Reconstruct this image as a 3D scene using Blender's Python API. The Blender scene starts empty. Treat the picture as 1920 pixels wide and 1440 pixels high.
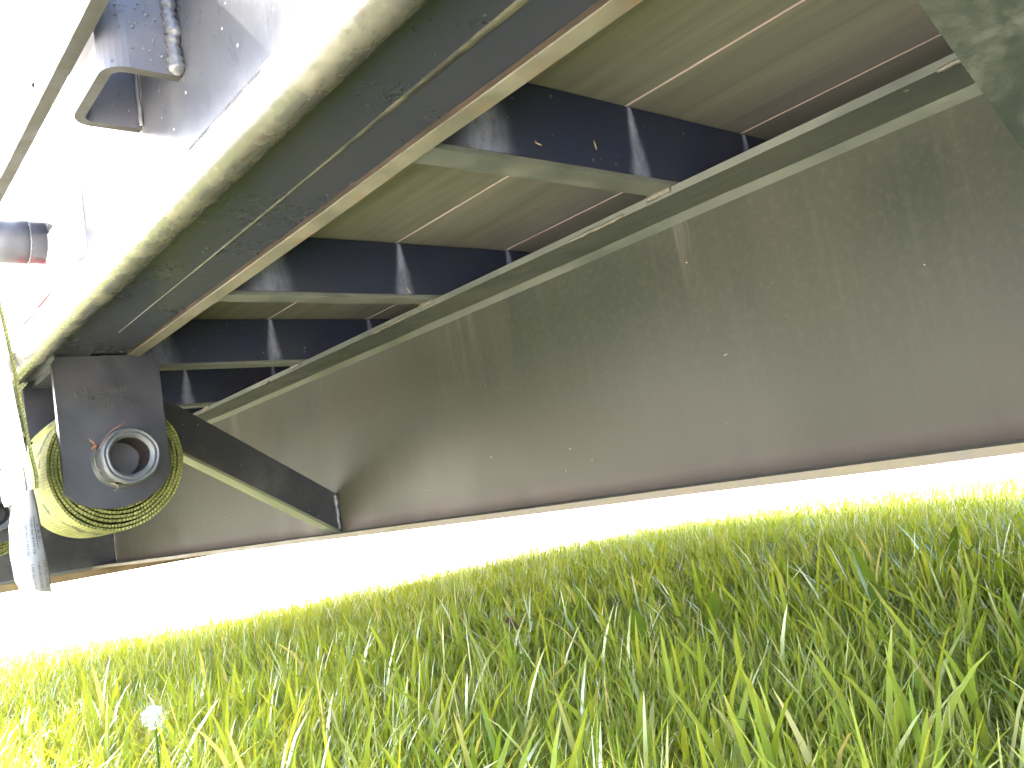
import bpy, bmesh, math, random
import numpy as np
from mathutils import Vector, Matrix, noise

random.seed(7)
rng = np.random.default_rng(7)
sc = bpy.context.scene
COL = sc.collection
U = 0.27            # metres per layout unit (deck underside above the lens)
H = 0.25            # lens height above the lawn soil

# ------------------------------------------------------------------ camera
cam_d = bpy.data.cameras.new("camera")
cam = bpy.data.objects.new("camera", cam_d)
COL.objects.link(cam)
c0 = Vector((0.75776, -0.63210, -0.16225))    # image right
c1 = Vector((-0.04811, 0.19421, -0.97978))    # image down
c2 = Vector((0.65070, 0.75046, 0.11680))      # forward
Rm = Matrix((c0, -c1, -c2)).transposed()
cam.matrix_world = Matrix.Translation((0, 0, H)) @ Rm.to_4x4()
cam_d.sensor_width = 36.0
cam_d.lens = 36.0 * 1622.97 / 1920.0
cam_d.clip_start = 0.01
cam_d.clip_end = 3000
sc.camera = cam

# ------------------------------------------------------------------ light
SUN_EL, SUN_AZ = math.radians(48), math.radians(-2.2)   # azimuth from +Y towards +X
w = bpy.data.worlds.new("World")
sc.world = w
w.use_nodes = True
nt = w.node_tree
sky = nt.nodes.new("ShaderNodeTexSky")
sky.sky_type = 'NISHITA'
sky.sun_disc = False
sky.sun_elevation = SUN_EL
sky.sun_rotation = SUN_AZ
sky.dust_density = 4.0
sky.air_density = 1.0
sky.ozone_density = 0.6
bg = nt.nodes["Background"]
bg.inputs["Strength"].default_value = 0.15
nt.links.new(sky.outputs[0], bg.inputs[0])
sun_d = bpy.data.lights.new("sun", 'SUN')
sun_d.energy = 4.5
sun_d.angle = math.radians(0.53)
sun_d.color = (1.0, 0.965, 0.91)
sun = bpy.data.objects.new("sun", sun_d)
COL.objects.link(sun)
sd = Vector((math.sin(SUN_AZ) * math.cos(SUN_EL), math.cos(SUN_AZ) * math.cos(SUN_EL), math.sin(SUN_EL)))
sun.rotation_euler = sd.to_track_quat('Z', 'Y').to_euler()
sun.location = (3, 3, 8)

sc.view_settings.view_transform = 'Standard'
sc.view_settings.look = 'None'
sc.view_settings.gamma = 1
sc.view_settings.use_curve_mapping = False
sc.view_settings.exposure = 4.5
sc.cycles.max_bounces = 10
sc.cycles.diffuse_bounces = 6
sc.cycles.glossy_bounces = 4
sc.cycles.transmission_bounces = 4
sc.cycles.use_denoising = True


# ------------------------------------------------------------------ helpers
def tag(o, label=None, cat=None, group=None, kind=None):
    if label: o["label"] = label
    if cat: o["category"] = cat
    if group: o["group"] = group
    if kind: o["kind"] = kind
    return o


def P(x, y, z):
    """layout units (lens at origin) -> world metres"""
    return Vector((x * U, y * U, H + z * U))


def empty(name, loc=(0, 0, 0)):
    o = bpy.data.objects.new(name, None)
    o.location = loc
    o.empty_display_size = 0.05
    COL.objects.link(o)
    return o


def obj(name, bm_or_me, mats, parent=None, smooth=False, loc=None):
    """verts are given in world metres; origin goes to loc (or the parent's)"""
    if isinstance(bm_or_me, bmesh.types.BMesh):
        me = bpy.data.meshes.new(name)
        bmesh.ops.recalc_face_normals(bm_or_me, faces=bm_or_me.faces[:])
        bm_or_me.to_mesh(me)
        bm_or_me.free()
    else:
        me = bm_or_me
    if not isinstance(mats, (list, tuple)): mats = [mats]
    for m in mats: me.materials.append(m)
    if smooth:
        me.polygons.foreach_set("use_smooth", [True] * len(me.polygons))
    o = bpy.data.objects.new(name, me)
    COL.objects.link(o)
    base = world_loc(parent)
    wl = Vector(loc) if loc is not None else base
    if wl.length > 0:
        me.transform(Matrix.Translation(-wl))
    o.parent = parent
    o.location = wl - base
    return o


def world_loc(o):
    v = Vector((0, 0, 0))
    while o is not None:
        v += o.location
        o = o.parent
    return v


def box(bm, x0, x1, y0, y1, z0, z1, bev=0.0, mi=0):
    """box in layout units"""
    vs = [bm.verts.new(P(x, y, z)) for x in (x0, x1) for y in (y0, y1) for z in (z0, z1)]
    idx = [(0, 1, 3, 2), (4, 6, 7, 5), (0, 4, 5, 1), (2, 3, 7, 6), (0, 2, 6, 4), (1, 5, 7, 3)]
    fs = [bm.faces.new([vs[i] for i in f]) for f in idx]
    for f in fs: f.material_index = mi
    if bev:
        es = list({e for f in fs for e in f.edges})
        bmesh.ops.bevel(bm, geom=es, offset=bev * U, segments=2, affect='EDGES', profile=0.6)


def prism_xz(bm, pts, y0, y1, bev=0.0):
    """polygon in (x, z), extruded along y"""
    a = [bm.verts.new(P(x, y0, z)) for x, z in pts]
    b = [bm.verts.new(P(x, y1, z)) for x, z in pts]
    n = len(pts)
    fs = [bm.faces.new(a), bm.faces.new(b[::-1])]
    for i in range(n):
        fs.append(bm.faces.new([a[i], b[i], b[(i + 1) % n], a[(i + 1) % n]]))
    if bev:
        bmesh.ops.bevel(bm, geom=list(fs[0].edges) + list(fs[1].edges), offset=bev * U, segments=2, affect='EDGES')


def tube(bm, pts, r, seg=6, closed_ends=True):
    """tube along world points; r number or list"""
    n = len(pts)
    rr = r if isinstance(r, (list, tuple)) else [r] * n
    rings = []
    for i, p in enumerate(pts):
        p = Vector(p)
        d = (Vector(pts[min(i + 1, n - 1)]) - Vector(pts[max(i - 1, 0)])).normalized()
        a = d.cross(Vector((0.31, 0.2, 0.93)))
        if a.length < 1e-4: a = d.cross(Vector((1, 0, 0)))
        a.normalize()
        b = d.cross(a)
        rings.append([bm.verts.new(p + (a * math.cos(t) + b * math.sin(t)) * rr[i])
                      for t in [2 * math.pi * k / seg for k in range(seg)]])
    for i in range(n - 1):
        for k in range(seg):
            bm.faces.new([rings[i][k], rings[i][(k + 1) % seg], rings[i + 1][(k + 1) % seg], rings[i + 1][k]])
    if closed_ends:
        bm.faces.new(rings[0][::-1])
        bm.faces.new(rings[-1])


def weld(name, p0, p1, r, parent, mat, step=0.35, wob=0.35):
    """rippled weld bead from p0 to p1 (layout units), radius r"""
    a, b = P(*p0), P(*p1)
    L = (b - a).length
    n = max(8, int(L / (r * U * step)))
    bm = bmesh.new()
    pts, rr = [], []
    for i in range(n + 1):
        t = i / n
        q = a.lerp(b, t)
        s = noise.noise(Vector((t * L * 90, 3.1, p0[0] * 7)))
        q = q + Vector((noise.noise(q * 120), noise.noise(q * 120 + Vector((5, 1, 2))), noise.noise(q * 110 + Vector((9, 3, 1))))) * r * U * 0.35
        pts.append(q)
        rr.append(r * U * (0.8 + wob * abs(math.sin(i * 1.15)) + 0.3 * s) * (0.5 if i in (0, n) else 1))
    tube(bm, pts, rr, 8)
    return obj(name, bm, mat, parent, smooth=True)


# ------------------------------------------------------------------ materials
class NT:
    def __init__(s, name):
        s.m = bpy.data.materials.new(name)
        s.m.use_nodes = True
        s.t = s.m.node_tree
        s.b = s.t.nodes["Principled BSDF"]
        s.out = s.t.nodes["Material Output"]

    def n(s, typ, **kw):
        nd = s.t.nodes.new("ShaderNode" + typ)
        for k, v in kw.items():
            if k.startswith("i_"):
                key = k[2:]
                key = int(key) if key.isdigit() else key.replace("_", " ")
                s.set(nd.inputs[key], v)
            else:
                setattr(nd, k, v)
        return nd

    def set(s, sock, v):
        if hasattr(v, "is_output"):
            s.t.links.new(v, sock)
        elif isinstance(v, tuple) and len(v) == 3 and sock.type == 'RGBA':
            sock.default_value = (*v, 1)
        else:
            sock.default_value = v

    def coords(s, scale=(1, 1, 1), rand=True):
        tc = s.n("TexCoord")
        v = tc.outputs["Object"]
        if rand:
            oi = s.n("ObjectInfo")
            mu = s.n("Math", operation='MULTIPLY', i_0=oi.outputs["Random"], i_1=17.0)
            ad = s.n("VectorMath", operation='ADD', i_0=v, i_1=mu.outputs[0])
            v = ad.outputs[0]
        mp = s.n("Mapping", i_Vector=v, i_Scale=scale)
        return mp.outputs[0]

    def noise(s, vec, scale, detail=6, rough=0.6, dist=0.0):
        return s.n("TexNoise", i_Vector=vec, i_Scale=scale, i_Detail=detail, i_Roughness=rough, i_Distortion=dist).outputs[0]

    def ramp(s, fac, p0, p1, v0=0.0, v1=1.0):
        r = s.n("MapRange", interpolation_type='SMOOTHSTEP')
        s.set(r.inputs[0], fac)
        for i, v in zip((1, 2, 3, 4), (p0, p1, v0, v1)): s.set(r.inputs[i], v)
        return r.outputs[0]

    def math(s, op, a, b=0.0, clamp=False):
        m = s.n("Math", operation=op, use_clamp=clamp)
        s.set(m.inputs[0], a)
        s.set(m.inputs[1], b)
        return m.outputs[0]

    def mix(s, fac, a, b):
        m = s.n("Mix", data_type='RGBA')
        s.set(m.inputs[0], fac)
        s.set(m.inputs[6], a)
        s.set(m.inputs[7], b)
        return m.outputs[2]

    def bump(s, h, strength=0.3, dist=0.001):
        b = s.n("Bump", i_Strength=strength, i_Distance=dist, i_Height=h)
        s.t.links.new(b.outputs[0], s.b.inputs["Normal"])

    def done(s, color, rough=0.5, metal=0.0, spec=0.5, coat=0.0, coat_rough=0.1):
        s.set(s.b.inputs["Base Color"], color)
        s.set(s.b.inputs["Roughness"], rough)
        s.set(s.b.inputs["Metallic"], metal)
        s.set(s.b.inputs["Specular IOR Level"], spec)
        s.set(s.b.inputs["Coat Weight"], coat)
        s.set(s.b.inputs["Coat Roughness"], coat_rough)
        return s.m


def dirty(name, c1, c2, scale=6, lo=0.35, hi=0.65, stretch=(1, 1, 1), rough=(0.4, 0.7), speck=None,
          rust=None, bump=0.25, coat=0.0, spec=0.5, metal=0.0, fine=90, rand=True):
    """painted steel: c1 paint, c2 settled dirt; speck = (colour, scale, threshold)"""
    n = NT(name)
    v = n.coords(stretch, rand)
    a = n.noise(v, scale, 8, 0.65, 0.3)
    f = n.ramp(a, lo, hi)
    g = n.noise(v, fine, 4, 0.7)
    f2 = n.math('MULTIPLY', f, n.ramp(g, 0.25, 0.7, 0.55, 1.0))
    col = n.mix(f2, c1, c2)
    v1 = n.coords((1, 1, 1), rand)
    if rust:
        rc, rs, rt = rust
        rf = n.math('MULTIPLY', n.ramp(n.noise(v1, rs, 9, 0.75), rt - 0.06, rt + 0.16), n.ramp(g, 0.3, 0.7, 0.3, 1.0))
        col = n.mix(rf, col, rc)
    hgt = g
    if speck:
        k, ss, th = speck
        vo = n.n("TexVoronoi", i_Vector=v1, i_Scale=ss)
        sel = n.n("SeparateColor")
        n.set(sel.inputs[0], vo.outputs["Color"])
        sz = n.math('MULTIPLY', sel.outputs[0], th)
        sf = n.math('LESS_THAN', vo.outputs["Distance"], sz)
        keep = n.math('GREATER_THAN', sel.outputs[1], 0.8)
        sf = n.math('MULTIPLY', sf, keep)
        col = n.mix(n.math('MULTIPLY', sf, 0.75), col, k)
        hgt = n.math('ADD', g, sf)
    n.bump(hgt, bump, 0.0006)
    r = n.ramp(f2, 0, 1, rough[0], rough[1])
    return n.done(col, r, metal, spec, coat)


M = {}
M['paint'] = dirty("black_paint", (0.022, 0.023, 0.027), (0.07, 0.066, 0.06), 9, 0.42, 0.72, rough=(0.28, 0.6),
                   speck=((0.2, 0.19, 0.17), 160, 0.2))
M['rail_web'] = dirty("rail_paint", (0.030, 0.032, 0.038), (0.055, 0.055, 0.06), 10, 0.15, 0.95, rough=(0.25, 0.4),
                      speck=((0.3, 0.3, 0.3), 120, 0.16), stretch=(1, 1, 0.5), spec=0.13)
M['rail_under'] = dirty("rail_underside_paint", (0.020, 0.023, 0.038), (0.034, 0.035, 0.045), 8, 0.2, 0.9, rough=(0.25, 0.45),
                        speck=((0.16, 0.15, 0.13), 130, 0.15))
M['bulb'] = dirty("worn_grey_edge", (0.040, 0.041, 0.042), (0.098, 0.090, 0.070), 55, 0.34, 0.74, stretch=(1, 0.6, 1), rough=(0.22, 0.45),
                  rust=((0.055, 0.036, 0.022), 38, 0.58), speck=((0.05, 0.035, 0.03), 110, 0.28), bump=0.35)
M['dusty'] = dirty("dusty_olive_steel", (0.055, 0.062, 0.056), (0.105, 0.108, 0.09), 22, 0.3, 0.7, rough=(0.5, 0.8),
                   rust=((0.20, 0.09, 0.035), 24, 0.66), bump=0.4)
M['lip'] = dirty("dusty_lip", (0.080, 0.076, 0.059), (0.132, 0.124, 0.093), 34, 0.3, 0.7, rough=(0.55, 0.85),
                 rust=((0.15, 0.07, 0.03), 26, 0.56), bump=0.4)
M['rust'] = dirty("rust_brown", (0.022, 0.014, 0.012), (0.05, 0.03, 0.022), 20, 0.3, 0.7, rough=(0.7, 0.9))
M['weld'] = dirty("weld_steel", (0.06, 0.062, 0.07), (0.13, 0.13, 0.13), 60, 0.35, 0.7, rough=(0.25, 0.5), bump=0.5)
M['weld_dusty'] = dirty("weld_dusty", (0.035, 0.033, 0.026), (0.085, 0.08, 0.055), 60, 0.3, 0.7, rough=(0.5, 0.8), bump=0.6)
M['winch'] = dirty("winch_paint", (0.025, 0.0265, 0.036), (0.043, 0.0435, 0.054), 14, 0.35, 0.7, rough=(0.3, 0.55),
                   rust=((0.11, 0.06, 0.035), 11, 0.70), speck=((0.35, 0.33, 0.3), 210, 0.14))
M['hub'] = dirty("hub_steel", (0.055, 0.058, 0.066), (0.12, 0.12, 0.125), 30, 0.3, 0.7, rough=(0.38, 0.6), metal=0.25,
                 rust=((0.13, 0.07, 0.04), 16, 0.66))
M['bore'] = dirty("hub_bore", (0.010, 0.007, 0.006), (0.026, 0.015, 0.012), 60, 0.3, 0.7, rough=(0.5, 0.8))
M['rub'] = dirty("pale_rub_rail", (0.50, 0.49, 0.48), (0.62, 0.61, 0.60), 12, 0.3, 0.7, rough=(0.3, 0.5))
M['scrape'] = dirty("scrape", (0.10, 0.09, 0.10), (0.2, 0.2, 0.24), 60, 0.3, 0.7)
M['under_edge'] = dirty("grass_tint_edge", (0.011, 0.010, 0.0075), (0.023, 0.021, 0.0155), 30, 0.3, 0.7, rough=(0.4, 0.7))  # down-facing edges; olive cast of the grass light put into the colour
M['brace_mud'] = dirty("mud_caked_steel", (0.010, 0.0135, 0.011), (0.038, 0.040, 0.029), 40, 0.36, 0.72, rough=(0.5, 0.85),
                       rust=((0.30, 0.22, 0.10), 30, 0.71), bump=0.7, fine=140)
M['cross_brown'] = dirty("brown_bar", (0.13, 0.085, 0.035), (0.24, 0.17, 0.08), 12, 0.3, 0.7, rough=(0.5, 0.8))


def beam_web_mat():
    n = NT("beam_web_dust_and_light")
    v = n.coords((1, 1, 0.22), False)
    big = n.noise(n.coords((1, 1, 1), False), 2.2, 4, 0.55, 0.6)
    st = n.noise(v, 22, 7, 0.7, 0.2)
    fine = n.noise(n.coords((1, 1, 1), False), 160, 3, 0.7)
    f = n.ramp(n.math('ADD', n.math('MULTIPLY', big, 0.8), n.math('MULTIPLY', st, 0.2)), 0.36, 0.66)
    col = n.mix(f, (0.0200, 0.0232, 0.0175), (0.0315, 0.0318, 0.0225))
    col = n.mix(n.math('MULTIPLY', n.ramp(fine, 0.46, 0.76), 0.32), col, (0.050, 0.047, 0.037))
    # painted lighter towards the foot for the stronger light there, in uneven dusty clouds
    tc0 = n.n("TexCoord")
    s0 = n.n("SeparateXYZ")
    n.set(s0.inputs[0], tc0.outputs["Object"])
    hz = n.math('ADD', n.math('DIVIDE', s0.outputs[2], U), n.math('MULTIPLY', n.math('SUBTRACT', big, 0.5), 0.9))
    col = n.mix(n.ramp(hz, 0.50, -0.05, 0.0, 0.85), col, (0.0360, 0.0322, 0.0220))
    # splash streaks just under the top flange
    sv = n.noise(n.coords((1, 1, 0.06), False), 60, 4, 0.8)
    col = n.mix(n.math('MULTIPLY', n.ramp(sv, 0.50, 0.82), 0.32), col, (0.046, 0.046, 0.036))
    sd = n.noise(n.coords((1, 1, 0.10), False), 34, 5, 0.75)
    col = n.mix(n.math('MULTIPLY', n.ramp(sd, 0.50, 0.85), 0.2), col, (0.013, 0.0145, 0.012))
    # wash marks below each crossmember
    yy = n.math('DIVIDE', s0.outputs[1], U)
    wv = n.n("Math", operation='WRAP')
    n.set(wv.inputs[0], n.math('SUBTRACT', yy, 1.62))
    wv.inputs[1].default_value = 0.5985
    wv.inputs[2].default_value = -0.5985
    ww = n.math('ADD', n.math('ABSOLUTE', wv.outputs[0]), n.math('MULTIPLY', n.math('SUBTRACT', st, 0.5), 0.25))
    wm = n.math('MULTIPLY', n.ramp(ww, 0.13, 0.02), n.ramp(s0.outputs[2], 0.38 * U, 0.74 * U))
    wm = n.math('MULTIPLY', wm, n.ramp(sv, 0.42, 0.62))
    col = n.mix(n.math('MULTIPLY', wm, 0.7), col, (0.055, 0.053, 0.045))
    for sc_, th, c_, keep in ((64, 0.06, (0.11, 0.10, 0.075), 0.94), (120, 0.11, (0.10, 0.094, 0.072), 0.86), (38, 0.06, (0.012, 0.012, 0.01), 0.84)):
        vo = n.n("TexVoronoi", i_Vector=n.coords((1, 1, 1), False), i_Scale=sc_)
        se = n.n("SeparateColor")
        n.set(se.inputs[0], vo.outputs["Color"])
        s = n.math('LESS_THAN', vo.outputs["Distance"], n.math('MULTIPLY', se.outputs[0], th))
        s = n.math('MULTIPLY', s, n.math('GREATER_THAN', se.outputs[1], keep))
        col = n.mix(n.math('MULTIPLY', s, 0.7), col, c_)
    # rusty band along the foot of the web
    tc = n.n("TexCoord")
    sx = n.n("SeparateXYZ")
    n.set(sx.inputs[0], tc.outputs["Object"])
    zz = n.math('ADD', sx.outputs[2], n.math('MULTIPLY', st, 0.012))
    rb = n.ramp(zz, -0.105 * U + 0.036, -0.105 * U + 0.012)
    col = n.mix(n.math('MULTIPLY', rb, 0.6), col, (0.065, 0.042, 0.030))
    n.bump(n.math('ADD', fine, n.math('MULTIPLY', st, 0.6)), 0.18, 0.0006)
    return n.done(col, n.ramp(f, 0, 1, 0.34, 0.55), 0, 0.10)


M['beam'] = beam_web_mat()

SEAM0, PW = 1.86, 0.555


def cross_mat():
    """black paint with pale wash streaks that run down below every gap of the deck boards"""
    n = NT("crossmember_paint")
    v = n.coords((1, 1, 1), True)
    a = n.noise(v, 10, 6, 0.65)
    col = n.mix(n.ramp(a, 0.4, 0.75), (0.0105, 0.0145, 0.032), (0.020, 0.021, 0.028))
    tc = n.n("TexCoord")
    sx = n.n("SeparateXYZ")
    n.set(sx.inputs[0], tc.outputs["Object"])
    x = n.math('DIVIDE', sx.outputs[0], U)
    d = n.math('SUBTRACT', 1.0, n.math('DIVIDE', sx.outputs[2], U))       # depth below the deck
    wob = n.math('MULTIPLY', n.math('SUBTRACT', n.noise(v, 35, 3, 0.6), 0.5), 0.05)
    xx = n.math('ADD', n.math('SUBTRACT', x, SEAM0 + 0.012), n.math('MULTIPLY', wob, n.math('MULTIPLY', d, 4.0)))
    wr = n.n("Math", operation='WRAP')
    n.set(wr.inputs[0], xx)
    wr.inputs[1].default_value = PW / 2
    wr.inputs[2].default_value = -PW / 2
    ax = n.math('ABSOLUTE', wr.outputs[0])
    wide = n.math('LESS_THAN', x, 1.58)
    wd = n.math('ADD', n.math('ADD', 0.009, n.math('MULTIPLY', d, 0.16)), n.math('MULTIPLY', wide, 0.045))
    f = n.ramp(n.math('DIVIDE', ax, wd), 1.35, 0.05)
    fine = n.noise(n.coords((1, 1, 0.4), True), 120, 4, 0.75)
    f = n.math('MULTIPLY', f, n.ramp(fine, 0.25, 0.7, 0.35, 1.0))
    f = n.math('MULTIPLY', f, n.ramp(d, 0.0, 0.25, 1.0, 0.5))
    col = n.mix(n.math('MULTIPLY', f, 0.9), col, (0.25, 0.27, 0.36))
    vo = n.n("TexVoronoi", i_Vector=v, i_Scale=90)
    se = n.n("SeparateColor")
    n.set(se.inputs[0], vo.outputs["Color"])
    s = n.math('LESS_THAN', vo.outputs["Distance"], n.math('MULTIPLY', se.outputs[0], 0.16))
    s = n.math('MULTIPLY', s, n.math('GREATER_THAN', se.outputs[1], 0.6))
    col = n.mix(n.math('MULTIPLY', s, 0.6), col, (0.14, 0.11, 0.08))
    n.bump(fine, 0.2, 0.0005)
    return n.done(col, 0.5, 0, 0.4)


M['cross'] = cross_mat()


def wood_mat(name, c1, c2, c3):
    n = NT(name)
    v = n.coords((1, 0.05, 1), True)
    a = n.noise(v, 55, 8, 0.7, 0.4)
    b = n.noise(n.coords((1, 0.25, 1), True), 6, 5, 0.6)
    col = n.mix(n.ramp(a, 0.3, 0.7), c1, c2)
    col = n.mix(n.math('MULTIPLY', n.ramp(b, 0.5, 0.78), 0.7), col, c3)
    vo = n.n("TexVoronoi", i_Vector=n.coords((1, 0.5, 1), True), i_Scale=14)
    se = n.n("SeparateColor")
    n.set(se.inputs[0], vo.outputs["Color"])
    k = n.math('MULTIPLY', n.ramp(vo.outputs["Distance"], 0.13, 0.03), n.math('GREATER_THAN', se.outputs[0], 0.86))
    col = n.mix(n.math('MULTIPLY', k, 0.8), col, (0.05, 0.04, 0.03))
    n.bump(a, 0.35, 0.0008)
    return n.done(col, 0.75, 0, 0.25)


M['wood'] = wood_mat("weathered_deck_wood", (0.106, 0.101, 0.086), (0.148, 0.143, 0.122), (0.074, 0.068, 0.058))
M['wood_raw'] = wood_mat("raw_lap_wood", (0.17, 0.125, 0.105), (0.24, 0.18, 0.155), (0.12, 0.085, 0.07))


def web_mat():
    """woven polyester strap, uv: x along in metres, y across 0..1"""
    n = NT("strap_webbing")
    uv = n.n("UVMap").outputs[0]
    sx = n.n("SeparateXYZ")
    n.set(sx.inputs[0], uv)
    ph = n.math('MULTIPLY', n.noise(n.n("Mapping", i_Vector=uv, i_Scale=(90, 3, 1)).outputs[0], 1.0, 3, 0.6), 14.0)
    al = n.math('ADD', n.math('MULTIPLY', sx.outputs[0], 2 * math.pi / 0.0036), ph)
    ac = n.math('MULTIPLY', sx.outputs[1], 2 * math.pi * 20)
    wv = n.math('MULTIPLY', n.math('SINE', n.math('ADD', al, n.math('MULTIPLY', n.math('SINE', ac), 1.6))), 0.5)
    big = n.noise(n.coords((1, 1, 1), False), 30, 5, 0.6)
    col = n.mix(n.ramp(big, 0.3, 0.7), (0.125, 0.13, 0.042), (0.22, 0.222, 0.078))
    col = n.mix(n.ramp(wv, -0.1, -0.5), col, (0.095, 0.098, 0.036))
    # faded dark print along the middle of the strap
    br = n.noise(n.n("Mapping", i_Vector=uv, i_Scale=(60, 6, 1)).outputs[0], 1.0, 2, 0.4)
    mid = n.ramp(n.math('ABSOLUTE', n.math('SUBTRACT', sx.outputs[1], 0.32)), 0.16, 0.10)
    col = n.mix(n.math('MULTIPLY', n.math('MULTIPLY', n.ramp(br, 0.50, 0.58), mid), 0.8), col, (0.03, 0.034, 0.028))
    n.bump(wv, 0.9, 0.0009)
    return n.done(col, 0.85, 0, 0.08)


M['strap'] = web_mat()


def cloth_mat(name, c1, c2):
    n = NT(name)
    a = n.noise(n.coords((1, 1, 1), False), 45, 4, 0.6)
    col = n.mix(n.ramp(a, 0.3, 0.75), c1, c2)
    n.bump(n.noise(n.coords((1, 1, 1), False), 500, 2, 0.6), 0.2, 0.0004)
    return n.done(col, 0.6, 0, 0.3)


M['strap_tail'] = cloth_mat("blown_out_strap", (0.72, 0.71, 0.60), (0.80, 0.80, 0.72))  # yellow webbing made white; the blown-out light on it is in the colour
M['tag'] = cloth_mat("white_label", (0.20, 0.185, 0.175), (0.25, 0.235, 0.225))
M['ink'] = cloth_mat("grey_ink", (0.035, 0.035, 0.04), (0.06, 0.06, 0.065))
M['emboss'] = dirty("raised_stamp", (0.034, 0.034, 0.039), (0.07, 0.068, 0.07), 60, 0.3, 0.7, rough=(0.3, 0.5))


def tape_mat(name, c1, c2):
    n = NT(name)
    ch = n.n("TexChecker", i_Vector=n.coords((1, 1, 1), False), i_Scale=420, i_Color1=c1, i_Color2=c2)
    return n.done(ch.outputs[0], 0.25, 0, 0.6)


M['tape_w'] = tape_mat("reflective_white", (0.72, 0.72, 0.70), (0.60, 0.60, 0.58))
M['tape_r'] = tape_mat("reflective_red", (0.55, 0.03, 0.06), (0.45, 0.02, 0.05))


def soil_mat():
    n = NT("lawn_soil")
    a = n.noise(n.coords((1, 1, 1), False), 30, 8, 0.7)
    col = n.mix(n.ramp(a, 0.35, 0.65), (0.05, 0.045, 0.02), (0.09, 0.11, 0.03))
    n.bump(a, 0.8, 0.01)
    return n.done(col, 0.95, 0, 0.1)


def concrete_mat():
    n = NT("pale_concrete")
    a = n.noise(n.coords((1, 1, 1), False), 1.2, 8, 0.65)
    b = n.noise(n.coords((1, 1, 1), False), 120, 4, 0.7)
    col = n.mix(n.ramp(a, 0.3, 0.7), (0.46, 0.43, 0.38), (0.58, 0.55, 0.50))
    col = n.mix(n.math('MULTIPLY', n.ramp(b, 0.55, 0.75), 0.35), col, (0.36, 0.34, 0.31))
    n.bump(b, 0.3, 0.002)
    return n.done(col, 0.85, 0, 0.25)


def grass_mat(name, cols, dry):
    n = NT(name)
    at = n.n("Attribute", attribute_name="tone")
    se = n.n("SeparateColor")
    n.set(se.inputs[0], at.outputs["Color"])
    col = n.mix(se.outputs[0], cols[0], cols[1])
    col = n.mix(n.ramp(se.outputs[2], 0.0, 0.5), (0.20, 0.21, 0.09), col)      # pale sheath at the foot
    col = n.mix(se.outputs[1], col, dry)
    d = n.n("BsdfDiffuse", i_Color=col)
    tr = n.n("BsdfTranslucent")
    tcol = n.n("Mix", data_type='RGBA', blend_type='MULTIPLY')
    tcol.inputs[0].default_value = 1.0
    n.set(tcol.inputs[6], col)
    n.set(tcol.inputs[7], (1.5, 1.35, 0.55))
    n.set(tr.inputs[0], tcol.outputs[2])
    m1 = n.n("MixShader", i_0=0.48)
    n.t.links.new(d.outputs[0], m1.inputs[1])
    n.t.links.new(tr.outputs[0], m1.inputs[2])
    g = n.n("BsdfGlossy", i_Color=(0.9, 0.95, 1.0), i_Roughness=0.4)
    fr = n.n("Fresnel", i_IOR=1.4)
    m2 = n.n("MixShader", i_0=n.math('MULTIPLY', fr.outputs[0], 0.11))
    n.t.links.new(m1.outputs[0], m2.inputs[1])
    n.t.links.new(g.outputs[0], m2.inputs[2])
    n.t.links.new(m2.outputs[0], n.out.inputs[0])
    return n.m


M['soil'] = soil_mat()
M['concrete'] = concrete_mat()
M['grass'] = grass_mat("grass_blades", ((0.135, 0.205, 0.022), (0.285, 0.325, 0.040)), (0.42, 0.36, 0.17))
M['leaf'] = grass_mat("weed_leaf", ((0.07, 0.13, 0.02), (0.13, 0.19, 0.03)), (0.3, 0.25, 0.1))
M['dry_leaf'] = cloth_mat("dry_red_leaf", (0.16, 0.05, 0.03), (0.26, 0.10, 0.06))
M['fluff'] = cloth_mat("seed_fluff", (0.55, 0.54, 0.51), (0.66, 0.65, 0.62))
M['straw'] = cloth_mat("straw", (0.22, 0.17, 0.085), (0.30, 0.24, 0.13))
M['red_straw'] = cloth_mat("red_straw", (0.20, 0.09, 0.055), (0.26, 0.13, 0.08))

# ------------------------------------------------------------------ ground
def sheet(name, pts, z, mat, kind='structure'):
    bm = bmesh.new()
    bm.faces.new([bm.verts.new((x, y, z)) for x, y in pts])
    return tag(obj(name, bm, mat), kind=kind)


tag(sheet("added_concrete_yard", [(-600, -600), (600, -600), (600, 600), (-600, 600)], -0.004, M['concrete']),
    "pale concrete yard added beyond the lawn to burn out white", "ground")  # added so the ground past the grass burns out white
# outline of the lawn, metres; left side pulled in to whiten the bounce
lawn_edge = [(-0.25, 3.45), (0.40, 3.10), (0.75, 2.70), (1.05, 2.46), (1.75, 2.26), (2.35, 2.12), (2.85, 1.85), (3.05, 1.3),
             (3.1, 0.2), (3.0, -1.2), (-0.35, -1.2), (-0.3, 1.2)]


def mound(x, y):
    """the lawn swells gently towards the far side of the trailer"""
    return 0.036 * np.exp(-((x - 1.75) / 0.80) ** 2 - ((y - 1.35) / 0.80) ** 2)


def in_poly(px, py, poly):
    ins = np.zeros(len(px), bool)
    n = len(poly)
    for i in range(n):
        x0, y0 = poly[i]; x1, y1 = poly[(i + 1) % n]
        ins ^= ((y0 > py) != (y1 > py)) & (px < (x1 - x0) * (py - y0) / (y1 - y0 + 1e-12) + x0)
    return ins


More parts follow.
